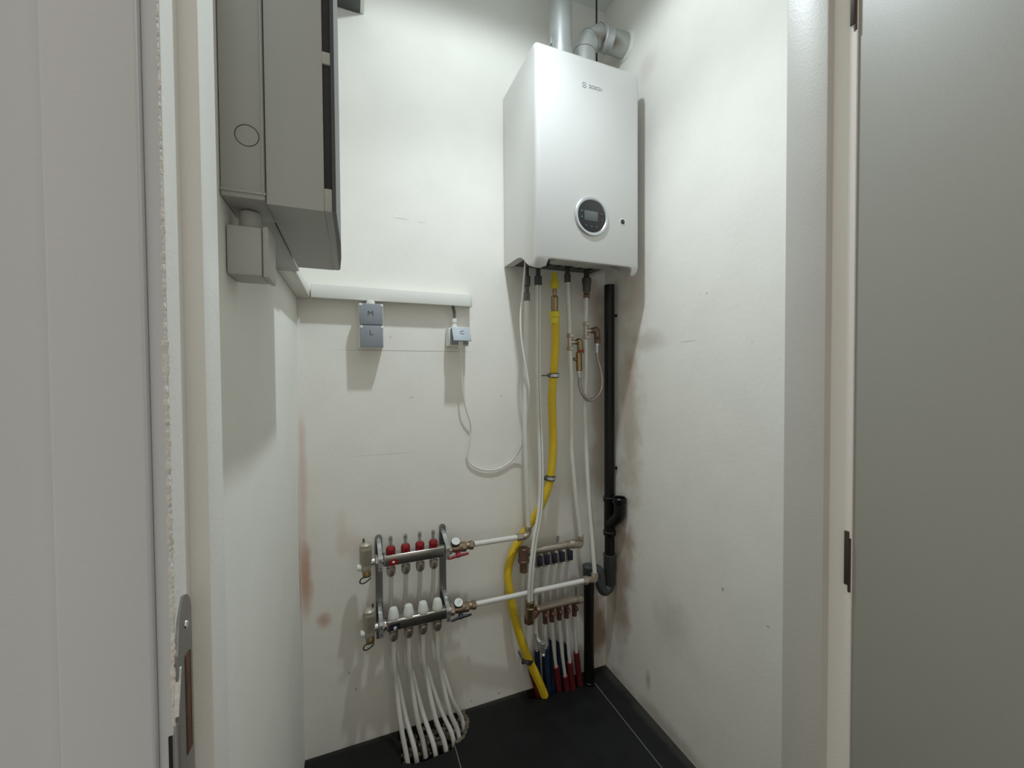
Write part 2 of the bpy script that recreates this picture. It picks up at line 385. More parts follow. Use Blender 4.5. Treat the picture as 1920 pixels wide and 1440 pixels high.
# ------------------------------------------------------------------ boiler
BX0, BX1, BY, BZ, BT = .5496, .9496, 1.1707, 1.6335, 2.318
bl = thing('wall_boiler', (.75, 1.31, 1.60), 'white wall-hung gas boiler with round black control dial, hanging in the right-hand corner', 'boiler')
prof = [(1.460, 1.673), (1.330, 1.671), (1.300, 1.665), (1.275, 1.652), (1.250, 1.632), (1.228, 1.616), (1.205, 1.608), (1.188, 1.609), (1.177, 1.620), (BY, 1.640),
        (BY, BT-.03), (BY+.004, BT-.015), (BY+.014, BT-.004), (BY+.03, BT), (1.460, BT)]
cs = obj('casing', prism(B(), prof, 0, BX0, BX1, .015, 5, lambda c: c.y < 1.24 or c.z > 2.2), m_white, bl)
q = WLOC[bl.name]
def cb(x0, x1, y0, y1, z0, z1, bev=.0):
    return box(B(), x0-q.x, x1-q.x, y0-q.y, y1-q.y, z0-q.z, z1-q.z, bev)
cs_par = cs.parent; cs.parent = None
cut(cs, [cb(BX0+.030, BX1-.022, 1.186, 1.50, 1.50, 1.700, .006), cb(BX0+.040, BX1-.030, 1.10, 1.26, 1.50, BZ+.001, .012)])
cs.parent = cs_par
for p_ in cs.data.polygons: p_.use_smooth = True
cs.data.set_sharp_from_angle(angle=math.radians(40))
bm = box(B(), BX0+.032, BX1-.024, 1.195, 1.455, 1.678, 1.70)
for i in range(7): box(bm, BX0+.06+i*.045, BX0+.075+i*.045, 1.23, 1.40, 1.670, 1.68, .002)
obj('underside_tray', bm, m_greyabs, bl, 'dark grey underside')
bm = B(); box(bm, BX0+.11, BX1-.06, 1.19, 1.30, 1.652, 1.670, .004); box(bm, BX0+.2, BX0+.26, 1.20, 1.28, 1.645, 1.66, .003); obj('underside_tray', bm, m_greybox, bl, 'grey underside cover')
cpn = obj('control_dial', lathe(B(), (.752, BY+.002, 1.786), (0, -1, 0), [(0, .0655), (.006, .065), (.009, .062), (.0085, .056), (.005, .0525), (.0045, .0)], 64), m_silver, bl, 'silver ring of the round control dial')
obj('dial_face', lathe(B(), (.752, BY-.002, 1.786), (0, -1, 0), [(0, .053), (.002, .053), (.0025, .052), (.0025, 0)], 64), m_dark, cpn, 'black glossy dial face')
obj('display', box(B(), .722, .774, BY-.0055, BY-.003, 1.769, 1.803, .002), m_lcd, cpn)
for dx, dz, gl in ((-.040, .012, 0), (-.040, -.008, 1), (.036, .009, 2), (.037, -.010, 3), (-.024, -.033, 4), (-.003, -.034, 5), (.016, -.034, 6)):
    c = (.752+dx, BY-.0045, 1.786+dz)
    bt = obj('button', lathe(B(), c, (0, -1, 0), [(0, .0048), (.0012, .0042), (.0014, 0)], 16), m_dark, cpn)
    g_ = [[[(-1, -1), (1, 1)], [(-1, 1), (0, 1)]], [[(-1, -.5), (0, 1), (1, -.5)]], [[(-1, 0), (0, 1), (1, 0)]], [[(-1, 0), (1, 0)]], [[(-1, 0), (1, 0)]], [[(-1, .6), (0, -.6), (1, .6)]], [[(-1, -1), (1, 0), (-1, 1)]]][gl]
    sb = strokes(B(), g_, (c[0], c[1]-.0016, c[2]), .0022, .0005); 
    for v in sb.verts: pass
    me_ = obj('button_icon', sb, m_icon, cpn)
po = obj('service_port', lathe(B(), (.8775, BY+.002, 1.785), (0, -1, 0), [(0, .0125), (.0028, .012), (.003, .0095), (-.0, .009), (.0, 0)], 28), m_plwhite, bl, 'round white service port')
obj('port_pin', lathe(B(), (.8775, BY-.0002, 1.785), (0, -1, 0), [(0, .0085), (.0006, .0085), (.001, .004), (.004, .0035), (.004, 0)], 20), m_greyabs, po)
# badge: emblem and maker's lettering
def text(s, size, loc, m, name, parent, ext=.0004, sx=1):
    cu = bpy.data.curves.new('t', 'FONT'); cu.body = s; cu.size = size; cu.extrude = ext; cu.align_x = 'CENTER'; cu.align_y = 'CENTER'; cu.offset = size*.02
    to = bpy.data.objects.new('t', cu); COL.objects.link(to); bpy.context.view_layer.update()
    me = bpy.data.meshes.new_from_object(to.evaluated_get(bpy.context.evaluated_depsgraph_get())); bpy.data.objects.remove(to)
    bm = bmesh.new(); bm.from_mesh(me)
    for v in bm.verts: v.co = Vector((loc[0]+v.co.x*sx, loc[1]-v.co.z, loc[2]+v.co.y))
    return obj(name, bm, m, parent, smooth=False)
text('BOSCH', .0155, (.7685, BY-.0006, 2.2125), m_logo, 'badge_lettering', bl)
bm = B(); ex, ez = .7255, 2.2125
tube(bm, [(ex+.0082*math.cos(a), BY-.0006, ez+.0082*math.sin(a)) for a in [2*math.pi*k/28 for k in range(29)]], .0006, 6, smooth=False)
for s_ in (-1, 1): tube(bm, [(ex+s_*(.0062-.0026*math.cos(a)), BY-.0006, ez+.0055*math.sin(a)) for a in [-1.5+3*k/8 for k in range(9)]], .0006, 6, smooth=False)
tube(bm, [(ex-.0036, BY-.0006, ez), (ex+.0036, BY-.0006, ez)], .0008, 6, smooth=False)
obj('badge_emblem', bm, m_logo, bl)
obj('top_collar', lathe(B(), (.722, 1.325, BT-.002), (0, 0, 1), [(0, .056), (.012, .054), (.016, .05), (.016, .03)], 32), m_white, bl)
obj('top_collar', lathe(B(), (.822, 1.325, BT-.002), (0, 0, 1), [(0, .052), (.012, .050), (.016, .046), (.016, .03)], 32), m_white, bl)

# flue pipes
fp = thing('flue_pipe', (.722, 1.325, BT+.014), 'grey metal flue pipe rising straight up from the boiler top', 'flue pipe')
obj('pipe', cyl(B(), (.722, 1.325, BT+.014), (.722, 1.325, CEIL-.002), .0405, 36), m_alu, fp)
bm = B(); lathe(bm, (.722, 1.325, BT+.014), (0, 0, 1), [(0, .043), (.10, .043), (.102, .041)], 36); obj('socket', bm, m_alu, fp)
obj('clip', box(B(), .676, .682, 1.312, 1.338, 2.44, 2.47, .002), m_zinc, fp)
ae = thing('flue_elbow', (.822, 1.325, BT+.014), 'grey segmented metal elbow pipe from the boiler top into the right wall, stained brown underneath', 'flue elbow')
m_stain = mat('stained_aluminium', (.50, .51, .49), .34, .6, noise=.2, nscale=16, blobs=[(.085, -.040, .168, .075, .06, .030, (.10, .06, .035), 1.0, 0)])
bm = B(); R_ = .042; cx_, cyy_ = .822, 1.325
path = [(0, 0, 0), (0, 0, .120), (.022, 0, .170), (.062, 0, .200), (.184, 0, .200)]
P = [Vector((cx_, cyy_, BT+.014))+Vector(a) for a in path]
seg = 32; rings = []
for i, p in enumerate(P):
    d = [Vector((0, 0, 1)), (Vector(path[2])-Vector(path[0])).normalized(), Vector((.5, 0, .5)).normalized(), (Vector(path[4])-Vector(path[2])).normalized(), Vector((1, 0, 0))][i]
    vv = Vector((0, 1, 0)); uu = d.cross(vv).normalized()
    rings.append([bm.verts.new(p+(uu*math.cos(2*math.pi*k/seg)+vv*math.sin(2*math.pi*k/seg))*R_) for k in range(seg)])
for a, b in zip(rings, rings[1:]):
    for k in range(seg): bm.faces.new((a[k], a[(k+1) % seg], b[(k+1) % seg], b[k]))
seam = [[v.co.copy() for v in q_]+[q_[0].co.copy()] for q_ in rings[1:4]]
bm.faces.new(rings[0][::-1]); bm.faces.new(rings[-1])
obj('elbow', bm, m_stain, ae, sharp=17)
for q_ in seam: obj('mitre_seam', tube(B(), q_, .0009, 6, smooth=False), m_dkmet, ae)
obj('socket_ring', lathe(B(), (cx_+.062, cyy_, P[3].z), (1, 0, 0), [(.01, .0415), (.016, .0445), (.020, .0424), (.040, .0424), (.044, .0446), (.050, .0415)], 36), m_alu, ae)
obj('socket_ring', lathe(B(), (cx_, cyy_, BT+.020), (0, 0, 1), [(0, .043), (.006, .044), (.010, .0412), (.016, .044), (.06, .043)], 36), m_alu, ae)
obj('wall_sealant', lathe(B(), (WR-.008, cyy_, P[3].z), (1, 0, 0), [(0, .043), (.003, .050), (.0075, .055)], 30), m_cap, ae)
tag(obj('threaded_rod', cyl(B(), (.925, 1.40, 2.50), (.925, 1.40, CEIL), .0035, 10), m_dark), 'thin dark rod hanging from the ceiling behind the flue elbow', 'rod')

# ------------------------------------------------------------------ cabinets on the left wall
CY0, CY1, CZ0, CZ1 = .648, .998, 1.497, 1.95
zc = lambda y: at(606, y, Y=CY0).z
xc = lambda x, y=300, Y=CY0: at(x, y, Y=Y).x
cb_ = thing('distribution_cabinet', (-.09, .82, CZ0), 'large grey electrical cabinet with a bowed dark door, high on the left wall', 'electrical cabinet')
XB = xc(497); XC = xc(607); XD = xc(622)
obj('body', box(B(), WL+.001, XB-.0006, CY0, CY1-.26, CZ0+.004, CZ1, .002), m_greybox, cb_)
bm = prism(B(), [(CY0, CZ0), (CY1, CZ0), (CY1, CZ1), (CY0, CZ1)], 0, XB+.0006, XC, .0012, 2)
box(bm, XC-.0005, XD, CY0, CY1, CZ0, zc(352), .002)
box(bm, XC-.0005, XD, CY0, CY1, zc(119), zc(96), .001)
obj('cover', bm, m_greybox, cb_)
bm = box(B(), WL+.001, XB+.0005, CY0-.002, CY0, zc(382), zc(377), .0008)
box(bm, XB-.004, XB-.0015, CY0-.002, CY0, zc(380), CZ1, .0006)
obj('edge_rib', bm, m_greybox, cb_)
cc = at(463, 254, Y=CY0)
obj('knockout_ring', tube(B(), [(cc.x+.0141*math.cos(a), CY0-.0002, cc.z+.0141*math.sin(a)) for a in [2*math.pi*k/40 for k in range(41)]], .0005, 6, smooth=False), m_dark, cb_, 'dark round knock-out outline')
for z0, z1 in ((zc(352)+.0005, zc(119)-.0005), (zc(96)+.0005, CZ1-.02)):
    obj('window', box(B(), XC, XD+.0008, CY0+.002, CY1-.02, z0, z1, .0005), m_ink, cb_, 'black smoked window strip')
# bowed door, outline in plan
dp = [(XD, CY0), (XD, CY1-.002), (xc(638, 507, CY1), CY1), (xc(640, 485, .90), .90), (xc(639, 455, .80), .80), (xc(634, 420, .71), .71), (xc(629), CY0)]
obj('door', prism(B(), dp, 2, CZ0+.002, CZ1), m_smoke, cb_, 'dark bowed door seen edge-on')
ub = thing('upper_enclosure', (-.06, 1.30, 2.464), 'small dark-looking grey enclosure above the big cabinet, cut off by the top edge', 'electrical enclosure')
obj('body', box(B(), WL+.001, .042, 1.06, D-.001, 2.464, 2.70, .003), m_greyabs, ub)
obj('lid', box(B(), .0425, .056, 1.06, D-.001, 2.466, 2.70, .003), m_plwhite, ub)
jb = thing('junction_box', (-.133, .70, 1.40), 'grey plastic junction box under the big cabinet, beside the left door frame', 'junction box')
obj('body', box(B(), WL+.001, -.116, .67, .73, 1.402, 1.471, .003), m_greybot, jb)
obj('lid', box(B(), -.1155, -.1075, .6695, .7305, 1.400, 1.473, .003), m_greybot, jb)
obj('cable_gland', cyl(B(), (-.135, .700, 1.470), (-.135, .700, 1.4995), .014, 20, .002), m_greybot, jb)

# trunking
tk = thing('cable_trunking', (.15, 1.44, 1.51), 'long white cable trunking running across the back wall above the switches', 'cable trunking')
obj('base', box(B(), WL+.043, .4065, D-.036, D-.0005, 1.511, 1.549, .002), m_trunk, tk)
obj('cover', box(B(), -.116, .4060, D-.041, D-.034, 1.508, 1.552, .002), m_trunk, tk)
obj('end_cap', box(B(), .4062, .411, D-.041, D-.0005, 1.5075, 1.5525, .0015), m_trunk, tk)
tl = thing('cable_trunking', (-.14, 1.1, 1.507), 'white cable trunking along the left wall below the big cabinet', 'cable trunking')
obj('base', box(B(), WL+.0005, WL+.036, 1.10, D-.001, 1.510, 1.538, .002), m_trunk, tl)
obj('cover', box(B(), WL+.034, WL+.041, 1.10, D-.043, 1.507, 1.541, .002), m_trunk, tl)
obj('end_box', box(B(), WL+.0005, -.1135, .745, 1.098, 1.511, 1.600, .002), m_greybot, tl, 'wider grey end section running behind the cabinet')

# M / L double box
sw = thing('double_switch_box', (.062, 1.44, 1.352), 'blue-grey double wall box marked M and L in pen', 'switch box')
YF = D-.063
obj('back_box', box(B(), .024, .1005, YF+.008, D-.0005, 1.352, 1.496, .003), m_plwhite, sw)
for z0, z1, ch, x0 in ((1.4265, 1.4955, 'M', .0262), (1.353, 1.4238, 'L', .0275)):
    c = obj('cover_plate', box(B(), x0, .0985, YF, YF+.012, z0, z1, .003), m_switch, sw, 'blue-grey cover marked '+ch)
    for xx in (x0+.004, .0955):
        obj('corner_screw', lathe(B(), (xx+.0005, YF+.001, z1-.005), (0, -1, 0), [(0, .0048), (.0018, .0044), (.0022, .003), (.0022, 0)], 14), m_plwhite, sw)
    mk = {'M': [[(-1, -1), (-.9, 1)], [(-.9, 1), (-.1, -.1)], [(-.1, -.1), (.8, 1)], [(.8, 1), (1.0, -1.1)]], 'L': [[(-.4, 1.1), (-.45, -.9)], [(-.45, -.9), (.9, -.8)]]}[ch]
    obj('pen_letter', strokes(B(), mk, ((x0+.0985)/2-.002, YF-.0001, (z0+z1)/2+(.002 if ch == 'M' else .012)), .0075, .0009), m_ink, c, 'black pen letter '+ch)
obj('gland', cyl(B(), (.062, YF+.028, 1.493), (.062, YF+.028, 1.5075), .014, 20, .002), m_plwhite, sw)
# C socket with open flap
so = thing('socket_box', (.355, 1.44, 1.362), 'pale wall socket with raised hinged flap marked C and a white plug in it', 'socket')
obj('back_box', box(B(), .320, .394, D-.050, D-.0005, 1.364, 1.428, .004), m_plwhite, so)
obj('socket_face', box(B(), .326, .390, D-.060, D-.048, 1.368, 1.426, .003), m_switch, so)
Mf = Matrix.Translation((.358, D-.064, 1.427)) @ Matrix.Rotation(math.radians(-30), 4, 'X')
flp = obj('flap', box(B(), -.031, .033, -.004, .001, -.057, 0, .0018, 2, Mf), m_flap, so, 'raised pale grey flap marked C')
fl_up = (Mf.to_3x3() @ Vector((0, 0, 1))); fo = Mf @ Vector((.003, -.0045, -.024))
obj('pen_letter', strokes(B(), [[(.9, 1), (-.2, .9), (-.9, .2), (-.6, -.6), (.3, -.8), (1.1, -.5)]], fo, .0068, .0010, up=fl_up), m_ink, flp, 'black pen letter C')
obj('hinge_pin', cyl(B(), (.327, D-.063, 1.4275), (.391, D-.063, 1.4275), .0022, 10), m_plwhite, so)
bm = B(); cyl(bm, (.348, D-.022, 1.427), (.348, D-.022, 1.438), .012, 18, .001); cyl(bm, (.348, D-.022, 1.438), (.348, D-.022, 1.447), .0085, 18); cyl(bm, (.348, D-.022, 1.449), (.348, D-.022, 1.464), .0095, 8, .001); obj('gland', bm, m_plwhite, so)
tag(obj('cable', tube(B(), [(.348, D-.022, 1.462), (.348, D-.022, 1.485), (.343, D-.022, 1.509)], .0055, 10), m_cond), 'short dark cable from the trunking down into the C socket', 'cable')
pc = thing('power_cable', (.36, 1.36, 1.34), 'thin white cable hanging in a loop from the C socket to the boiler', 'power cable')
obj('plug', cyl(B(), (.361, D-.060, 1.385), (.361, D-.062, 1.352), .0085, 18, .002), m_plwhite, pc)
cpx = [(864,653),(866,690),(868,735),(873,765),(881,790),(882,810),(878,838),(876,858),(884,871),(903,880),(925,881),(945,874),(964,858),(980,830),(986,800),(990,760),(992,730),(988,700),(983,672),(977,630),(976,590),(980,550),(984,500)]
P = []
for i, (x, y) in enumerate(cpx):
    Yd = D-.060+.052*min(1, i/5) if i < 12 else D-.012-.097*min(1, (i-12)/4)
    P.append(at(x, y, Y=Yd))
P.append(P[-1]+Vector((0, 0, .02)))
obj('cord', tube(B(), P, .0030, 10), m_cable, pc)

# ------------------------------------------------------------------ pipes below the boiler
YP = 1.385
def P_(lst, Y=YP): return [at(x, y, Y=Y) if len(z) == 0 else at(x, y, Y=z[0]) for x, y, *z in lst]
def fitting(bm, a, b, r, hexa=True):
    (hexn if hexa else cyl)(bm, a, b, r)
    return bm
# heating flow pipe (left)
t1 = thing('heating_pipe', at(989, 995, Y=YP), 'leftmost vertical white pipe from the boiler, turning left to the upper manifold valve', 'pipe')
l1 = [(988,560),(987,640),(985,740),(984,800),(986,870),(988,930),(991,993)]
obj('pipe', tube(B(), P_(l1), .0088), m_pipe, t1)
e = at(991, 1004, Y=YP)
bm = B(); p0 = at(991, 992, Y=YP); hexn(bm, p0+Vector((0, 0, -.004)), p0+Vector((0, 0, .012)), .0135)
tube(bm, [p0+Vector((0, 0, .004)), Vector((p0.x, YP, .667)), Vector((p0.x-.012, YP, .655)), Vector((p0.x-.03, YP, .655))], .0115, 14, n=5); hexn(bm, (p0.x-.048, YP, .655), (p0.x-.028, YP, .655), .0145)
obj('elbow_fitting', bm, m_nickel, t1)
obj('horizontal_pipe', cyl(B(), (.400, 1.389, .655), (p0.x-.045, YP, .655), .0095), m_pipe, t1)
bm = B(); a = at(988, 560, Y=YP); hexn(bm, a+Vector((0, 0, -.008)), a+Vector((0, 0, .022)), .0125); cyl(bm, a+Vector((0, 0, .02)), a+Vector((0, 0, .115)), .008)
cyl(bm, a+Vector((0, 0, .045)), a+Vector((0, 0, .085)), .013, 16, .003); obj('boiler_valve', bm, m_dkmet, t1)
# condensate / second pipe with a dark seam, ends in brass valve
t2 = thing('water_pipe', at(993, 1150, Y=1.333), 'second white pipe with a dark lengthwise seam, bending left down to a brass valve', 'pipe')
l2 = [(1009,530,1.385),(1009,600,1.385),(1009,700,1.38),(1011,780,1.375),(1014,860,1.37),(1014,920,1.365),(1011,965,1.356),(1003,1010,1.345),(997,1060,1.336),(994,1100,1.333),(994,1132,1.333)]
PP = P_(l2)
bm = B()
tube(bm, [q+Vector((-.0047, -.001, 0)) for q in PP], .0062); tube(bm, [q+Vector((.0052, 0, 0)) for q in PP], .0062)
obj('twin_pipe', bm, m_pipe, t2)
obj('seam', tube(B(), [q+Vector((.0006, -.0040, 0)) for q in PP], .0014, 6), m_cond, t2)
a = PP[0]; bm = B(); cyl(bm, a+Vector((0, 0, -.01)), a+Vector((0, 0, .025)), .0145, 18, .003); cyl(bm, a+Vector((0, 0, .02)), a+Vector((0, 0, .085)), .009); obj('boiler_valve', bm, m_greyabs, t2)
b = PP[-1]; bm = B(); hexn(bm, b+Vector((0, 0, -.012)), b+Vector((0, 0, .010)), .017); cyl(bm, b+Vector((0, 0, -.055)), b+Vector((0, 0, -.010)), .0175, 18, .003); obj('brass_union', bm, m_brass, t2)
# gas
g1 = thing('gas_hose', at(1020, 1296, Z=0), 'yellow corrugated gas hose winding down from the boiler to the floor', 'gas hose')
lg = [(1041,592,1.385),(1041,650,1.385),(1038,700,1.385),(1035,745,1.385),(1036,790,1.385),(1037,830,1.385),(1035,870,1.388),(1030,905,1.392),(1017,942,1.40),(1002,970,1.42),(985,996,1.43),(967,1024,1.43),(956,1052,1.425),(952,1078,1.42),(955,1106,1.415),(960,1135,1.41),(968,1170,1.408),(979,1205,1.405),(992,1238,1.402),(1004,1264,1.402),(1014,1286,1.405),(1021,1304,1.41)]
obj('hose', tube(B(), P_(lg), .0152, 20, rib=(.0048, .0006)), m_yellow, g1)
a = at(1040, 590, Y=1.385)
obj('collar', lathe(B(), a, (0, 0, 1), [(-.034, .0165), (-.012, .0170), (-.010, .0215), (.010, .0215), (.012, .017), (.012, 0)], 24), m_yel2, g1, 'wide yellow end collar')
bm = B(); lathe(bm, a+Vector((0, 0, .012)), (0, 0, 1), [(0, .012), (.004, .0135), (.010, .0125), (.018, .014), (.026, .0125), (.034, .014), (.042, .0125), (.050, .014), (.058, .012), (.06, .008), (.09, .008)], 20); obj('brass_connector', bm, m_brass, g1)
b = a+Vector((0, 0, .098)); obj('gas_cock', lathe(B(), b, (0, 0, 1), [(0, .010), (.004, .0165), (.026, .0165), (.036, .011), (.060, .011)], 10), m_yel2, g1, 'bright yellow gas cock')
for (x, y, Yc, tilt) in ((1039, 704, 1.385, 0), (1032, 896, 1.391, -.12), (990, 1238, 1.402, -.45)):
    c = at(x, y, Y=Yc); ax = Vector((math.sin(-tilt), 0, math.cos(tilt)))
    k = thing('hose_clamp', c, {704: 'upper metal clamp round the yellow gas hose', 896: 'middle metal clamp round the yellow gas hose, at its bend', 1238: 'lowest metal clamp round the yellow gas hose, near the floor'}[y], 'clamp')
    obj('band', lathe(B(), c-ax*.009, ax, [(0, .0166), (0, .0186), (.018, .0186), (.018, .0166)], 24), m_dark if y != 1238 else m_dkmet, k)
    obj('plate', lathe(B(), c-ax*.0055, ax, [(0, .0175), (0, .0192), (.011, .0192), (.011, .0175)], 24), m_zinc if y != 1238 else m_dkmet, k)
    bm = box(B(), c.x-.027, c.x-.016, c.y-.005, c.y+.005, c.z-.007, c.z+.008, .001); cyl(bm, (c.x-.022, c.y, c.z), (c.x-.014, D-.001, c.z), .0025, 8); obj('screw_lug', bm, m_dkmet, k)
# hot and cold pipes with tees
t4 = thing('water_pipe', at(1088, 1010, Y=YP), 'white pipe right of the gas hose, down to the upper water manifold elbow', 'pipe')
obj('pipe', tube(B(), P_([(1064,528),(1066,570),(1068,628)]), .0085), m_pipe, t4)
obj('pipe', tube(B(), P_([(1069,655),(1071,720),(1071,800),(1072,850),(1076,895),(1080,940),(1085,980),(1088,1006)]), .0085), m_pipe, t4)
a = at(1064, 528, Y=YP); bm = B(); cyl(bm, a+Vector((0, 0, -.004)), a+Vector((0, 0, .03)), .0125, 16, .002); cyl(bm, a+Vector((0, 0, .03)), a+Vector((0, 0, .075)), .009); obj('boiler_valve', bm, m_dkmet, t4)
def tee(t, px, y0, y1, side):
    a = at(px, y0, Y=YP); b = at(px, y1, Y=YP); bm = B()
    hexn(bm, a+Vector((0, 0, -.010)), a+Vector((0, 0, .004)), .0145); hexn(bm, b+Vector((0, 0, -.004)), b+Vector((0, 0, .010)), .0145)
    cyl(bm, a, b, .009); m_ = (a+b)/2; cyl(bm, m_, m_+Vector((.020, -.004, 0)), .0085); obj('tee_fitting', bm, m_nickel, t); return m_+Vector((.020, -.004, 0))
v4 = tee(t4, 1068.5, 628, 655, 1)
e = at(1088, 1008, Y=YP); bm = B(); hexn(bm, e+Vector((0, 0, -.006)), e+Vector((0, 0, .010)), .0150); tube(bm, [e, Vector((e.x+.001, YP, e.z-.016)), Vector((e.x-.004, YP-.001, e.z-.030)), Vector((e.x-.018, YP-.002, .590))], .0115, 14, n=5); obj('elbow_fitting', bm, m_nickel, t4)
t5 = thing('water_pipe', at(1114, 1080, Y=YP), 'rightmost white pipe, bending down and turning left across the water manifold', 'pipe')
obj('pipe', tube(B(), P_([(1099,556),(1099,580),(1098,604)]), .0085), m_pipe, t5)
obj('pipe', tube(B(), P_([(1098,632),(1098,700),(1096,760),(1098,820),(1101,880),(1105,950,1.378),(1110,1010,1.362),(1113,1050,1.350),(1115,1074,1.345)]), .0085), m_pipe, t5)
v5 = tee(t5, 1098.5, 606, 634, 1)
a = at(1100, 556, Y=YP); bm = B(); hexn(bm, a+Vector((0, 0, -.006)), a+Vector((0, 0, .006)), .0150); hexn(bm, a+Vector((0, 0, .010)), a+Vector((0, 0, .020)), .0140); obj('copper_nut', bm, m_copper, t5)
bm = B(); cyl(bm, a+Vector((0, 0, .018)), a+Vector((0, 0, .05)), .0155, 14, .003); cyl(bm, a+Vector((0, 0, .046)), a+Vector((0, 0, .075)), .0185, 10, .004); cyl(bm, a+Vector((0, 0, .07)), a+Vector((0, 0, .105)), .011); obj('boiler_valve', bm, m_dkmet, t5)
e = at(1115, 1079, Y=1.345); bm = B(); hexn(bm, e+Vector((0, 0, -.006)), e+Vector((0, 0, .010)), .0155)
PL0 = at(1103, 1087, Y=1.337); d_ = (Vector((.397, 1.3895, .436))-PL0).normalized()
tube(bm, [e, e+Vector((-.001, -.003, -.014)), PL0+Vector((.006, 0, 0)), PL0+d_*.01], .0118, 14, n=5); hexn(bm, PL0, PL0+d_*.02, .0155); obj('elbow_fitting', bm, m_nickel, t5)
obj('horizontal_pipe', cyl(B(), PL0+d_*.016, Vector((.397, 1.3895, .436)), .0092), m_pipe, t5)
# filling loop
fk = thing('filling_loop', at(1105, 752, Y=1.375), 'braided filling hose hanging in a U between two brass valves', 'filling loop')
bm = B(); va = v4+Vector((.004, -.002, 0)); cyl(bm, v4, va+Vector((.008, 0, 0)), .0095); tube(bm, [va+Vector((.004, 0, .002)), va+Vector((.014, -.002, .002)), va+Vector((.016, -.003, -.014)), va+Vector((.018, -.003, -.045))], .0122, 14, n=5)
a = at(1085, 668, Y=1.375); b = at(1086, 696, Y=1.375); cyl(bm, a+Vector((0, 0, .016)), b, .0128, 8, .002); cyl(bm, a+Vector((-.018, 0, -.012)), a+Vector((-.006, 0, -.012)), .005, 10); cyl(bm, a+Vector((-.022, 0, -.012)), a+Vector((-.015, 0, -.012)), .0068, 12, .001)
obj('brass_valve', bm, m_brass, fk)
bm = B(); vb = v5+Vector((.004, -.002, 0)); cyl(bm, v5, vb+Vector((.008, 0, 0)), .0105); tube(bm, [vb+Vector((.004, 0, .0)), vb+Vector((.020, -.002, .004)), vb+Vector((.0215, -.003, -.012)), at(1120, 644, Y=1.375)], .0120, 14, n=5); obj('brass_valve', bm, m_copper, fk)
bm = B(); c = at(1088, 659, Y=1.362); tube(bm, [c+Vector((-.008, 0, -.001)), c+Vector((.003, -.002, .0)), c+Vector((.013, -.001, .002))], .0042, 10); cyl(bm, c+Vector((-.001, -.005, 0)), c+Vector((-.001, .009, 0)), .0055, 12); obj('red_lever', bm, m_red, fk, 'small red lever')
bm = B(); c = at(1122, 634, Y=1.362); cyl(bm, c+Vector((0, -.004, 0)), c+Vector((0, .009, 0)), .006, 12, .001); obj('brown_lever', bm, m_rbrass, fk)
for x0, y0, x1, y1 in ((1085.5, 695, 1086.5, 708), (1119, 644, 1119, 662)):
    bm = cyl(B(), at(x0, y0, Y=1.375), at(x1, y1, Y=1.375), .0078, 14, .001); cyl(bm, at(x0, y0, Y=1.375), at(x0, y0+6, Y=1.375), .0108, 8, .001); obj('hose_ferrule', bm, m_zinc, fk)
obj('hose', tube(B(), P_([(1086.5,705,1.375),(1087,720,1.373),(1091,736,1.368),(1100,748,1.364),(1109,750,1.364),(1120,743,1.366),(1128,728,1.369),(1129,710,1.371),(1126,692,1.373),(1121,675,1.375),(1119,658,1.375)]), .0066, 12), m_braid, fk)

# black drain
dx_, dy_ = .975, 1.388
bp = thing('drain_pipe', (dx_, dy_, .46), 'tall black drain pipe in the corner, with a side branch and grey bottom trap', 'drain pipe')
zt = at(1147, 535, Y=1.388).z; zr = [at(1147, y, Y=1.388).z for y in (933, 997, 1042, 1100)]
obj('upper_pipe', lathe(B(), (dx_, dy_, zr[0]), (0, 0, 1), [(0, .0205), (zt-zr[0]-.0, .0205), (zt-zr[0], .0185), (zt-zr[0]-.06, .0185), (zt-zr[0]-.06, 0)], 28), m_blackpipe, bp)
for y in (592, 877): obj('pipe_bracket', cyl(B(), (dx_+.018, dy_-.005, at(1147, y, Y=1.388).z), (dx_+.0305, dy_-.008, at(1147, y, Y=1.388).z), .0055, 12), m_blackpipe, bp)
bm = B(); lathe(bm, (dx_, dy_, zr[1]), (0, 0, 1), [(-.014, .0225), (-.010, .0255), (.004, .0265), (.006, .0225), (zr[0]-zr[1]-.02, .0225), (zr[0]-zr[1]-.012, .0255), (zr[0]-zr[1]+.004, .0268), (zr[0]-zr[1]+.006, .0215)], 30); obj('branch_body', bm, m_blackpipe, bp)
bx_ = dx_+.004; by_ = dy_-.062   # the branch leans towards the room
bm = B(); zb = zr[1]
tube(bm, [(dx_, dy_, zb+.035), (dx_+.001, dy_-.03, zb+.058), (dx_+.003, dy_-.058, zb+.085), (dx_+.003, dy_-.062, zb+.115), (dx_+.003, dy_-.062, zb+.150)], .0225, 24, n=6)
lathe(bm, (dx_+.003, dy_-.062, zb+.135), (0, 0, 1), [(0, .0235), (.006, .0275), (.022, .0275), (.026, .0235), (.024, .0205), (.005, .0205), (.005, 0)], 28); obj('side_branch', bm, m_blackpipe, bp, 'upturned black side branch with open socket')
for z in (zr[0], zr[1]): obj('seal_ring', lathe(B(), (dx_, dy_, z), (0, 0, 1), [(.003, .0262), (.0045, .0268), (.006, .0262)], 30), m_greyabs, bp)
obj('lower_pipe', cyl(B(), (dx_, dy_, zr[2]-.01), (dx_, dy_, zr[1]), .0205, 28), m_blackpipe, bp)
bm = B(); lathe(bm, (dx_, dy_, zr[3]+.01), (0, 0, 1), [(0, .020), (.006, .0245), (zr[2]-zr[3]-.012, .0245), (zr[2]-zr[3]-.008, .0262), (zr[2]-zr[3]+.0, .0262), (zr[2]-zr[3], .02)], 30)
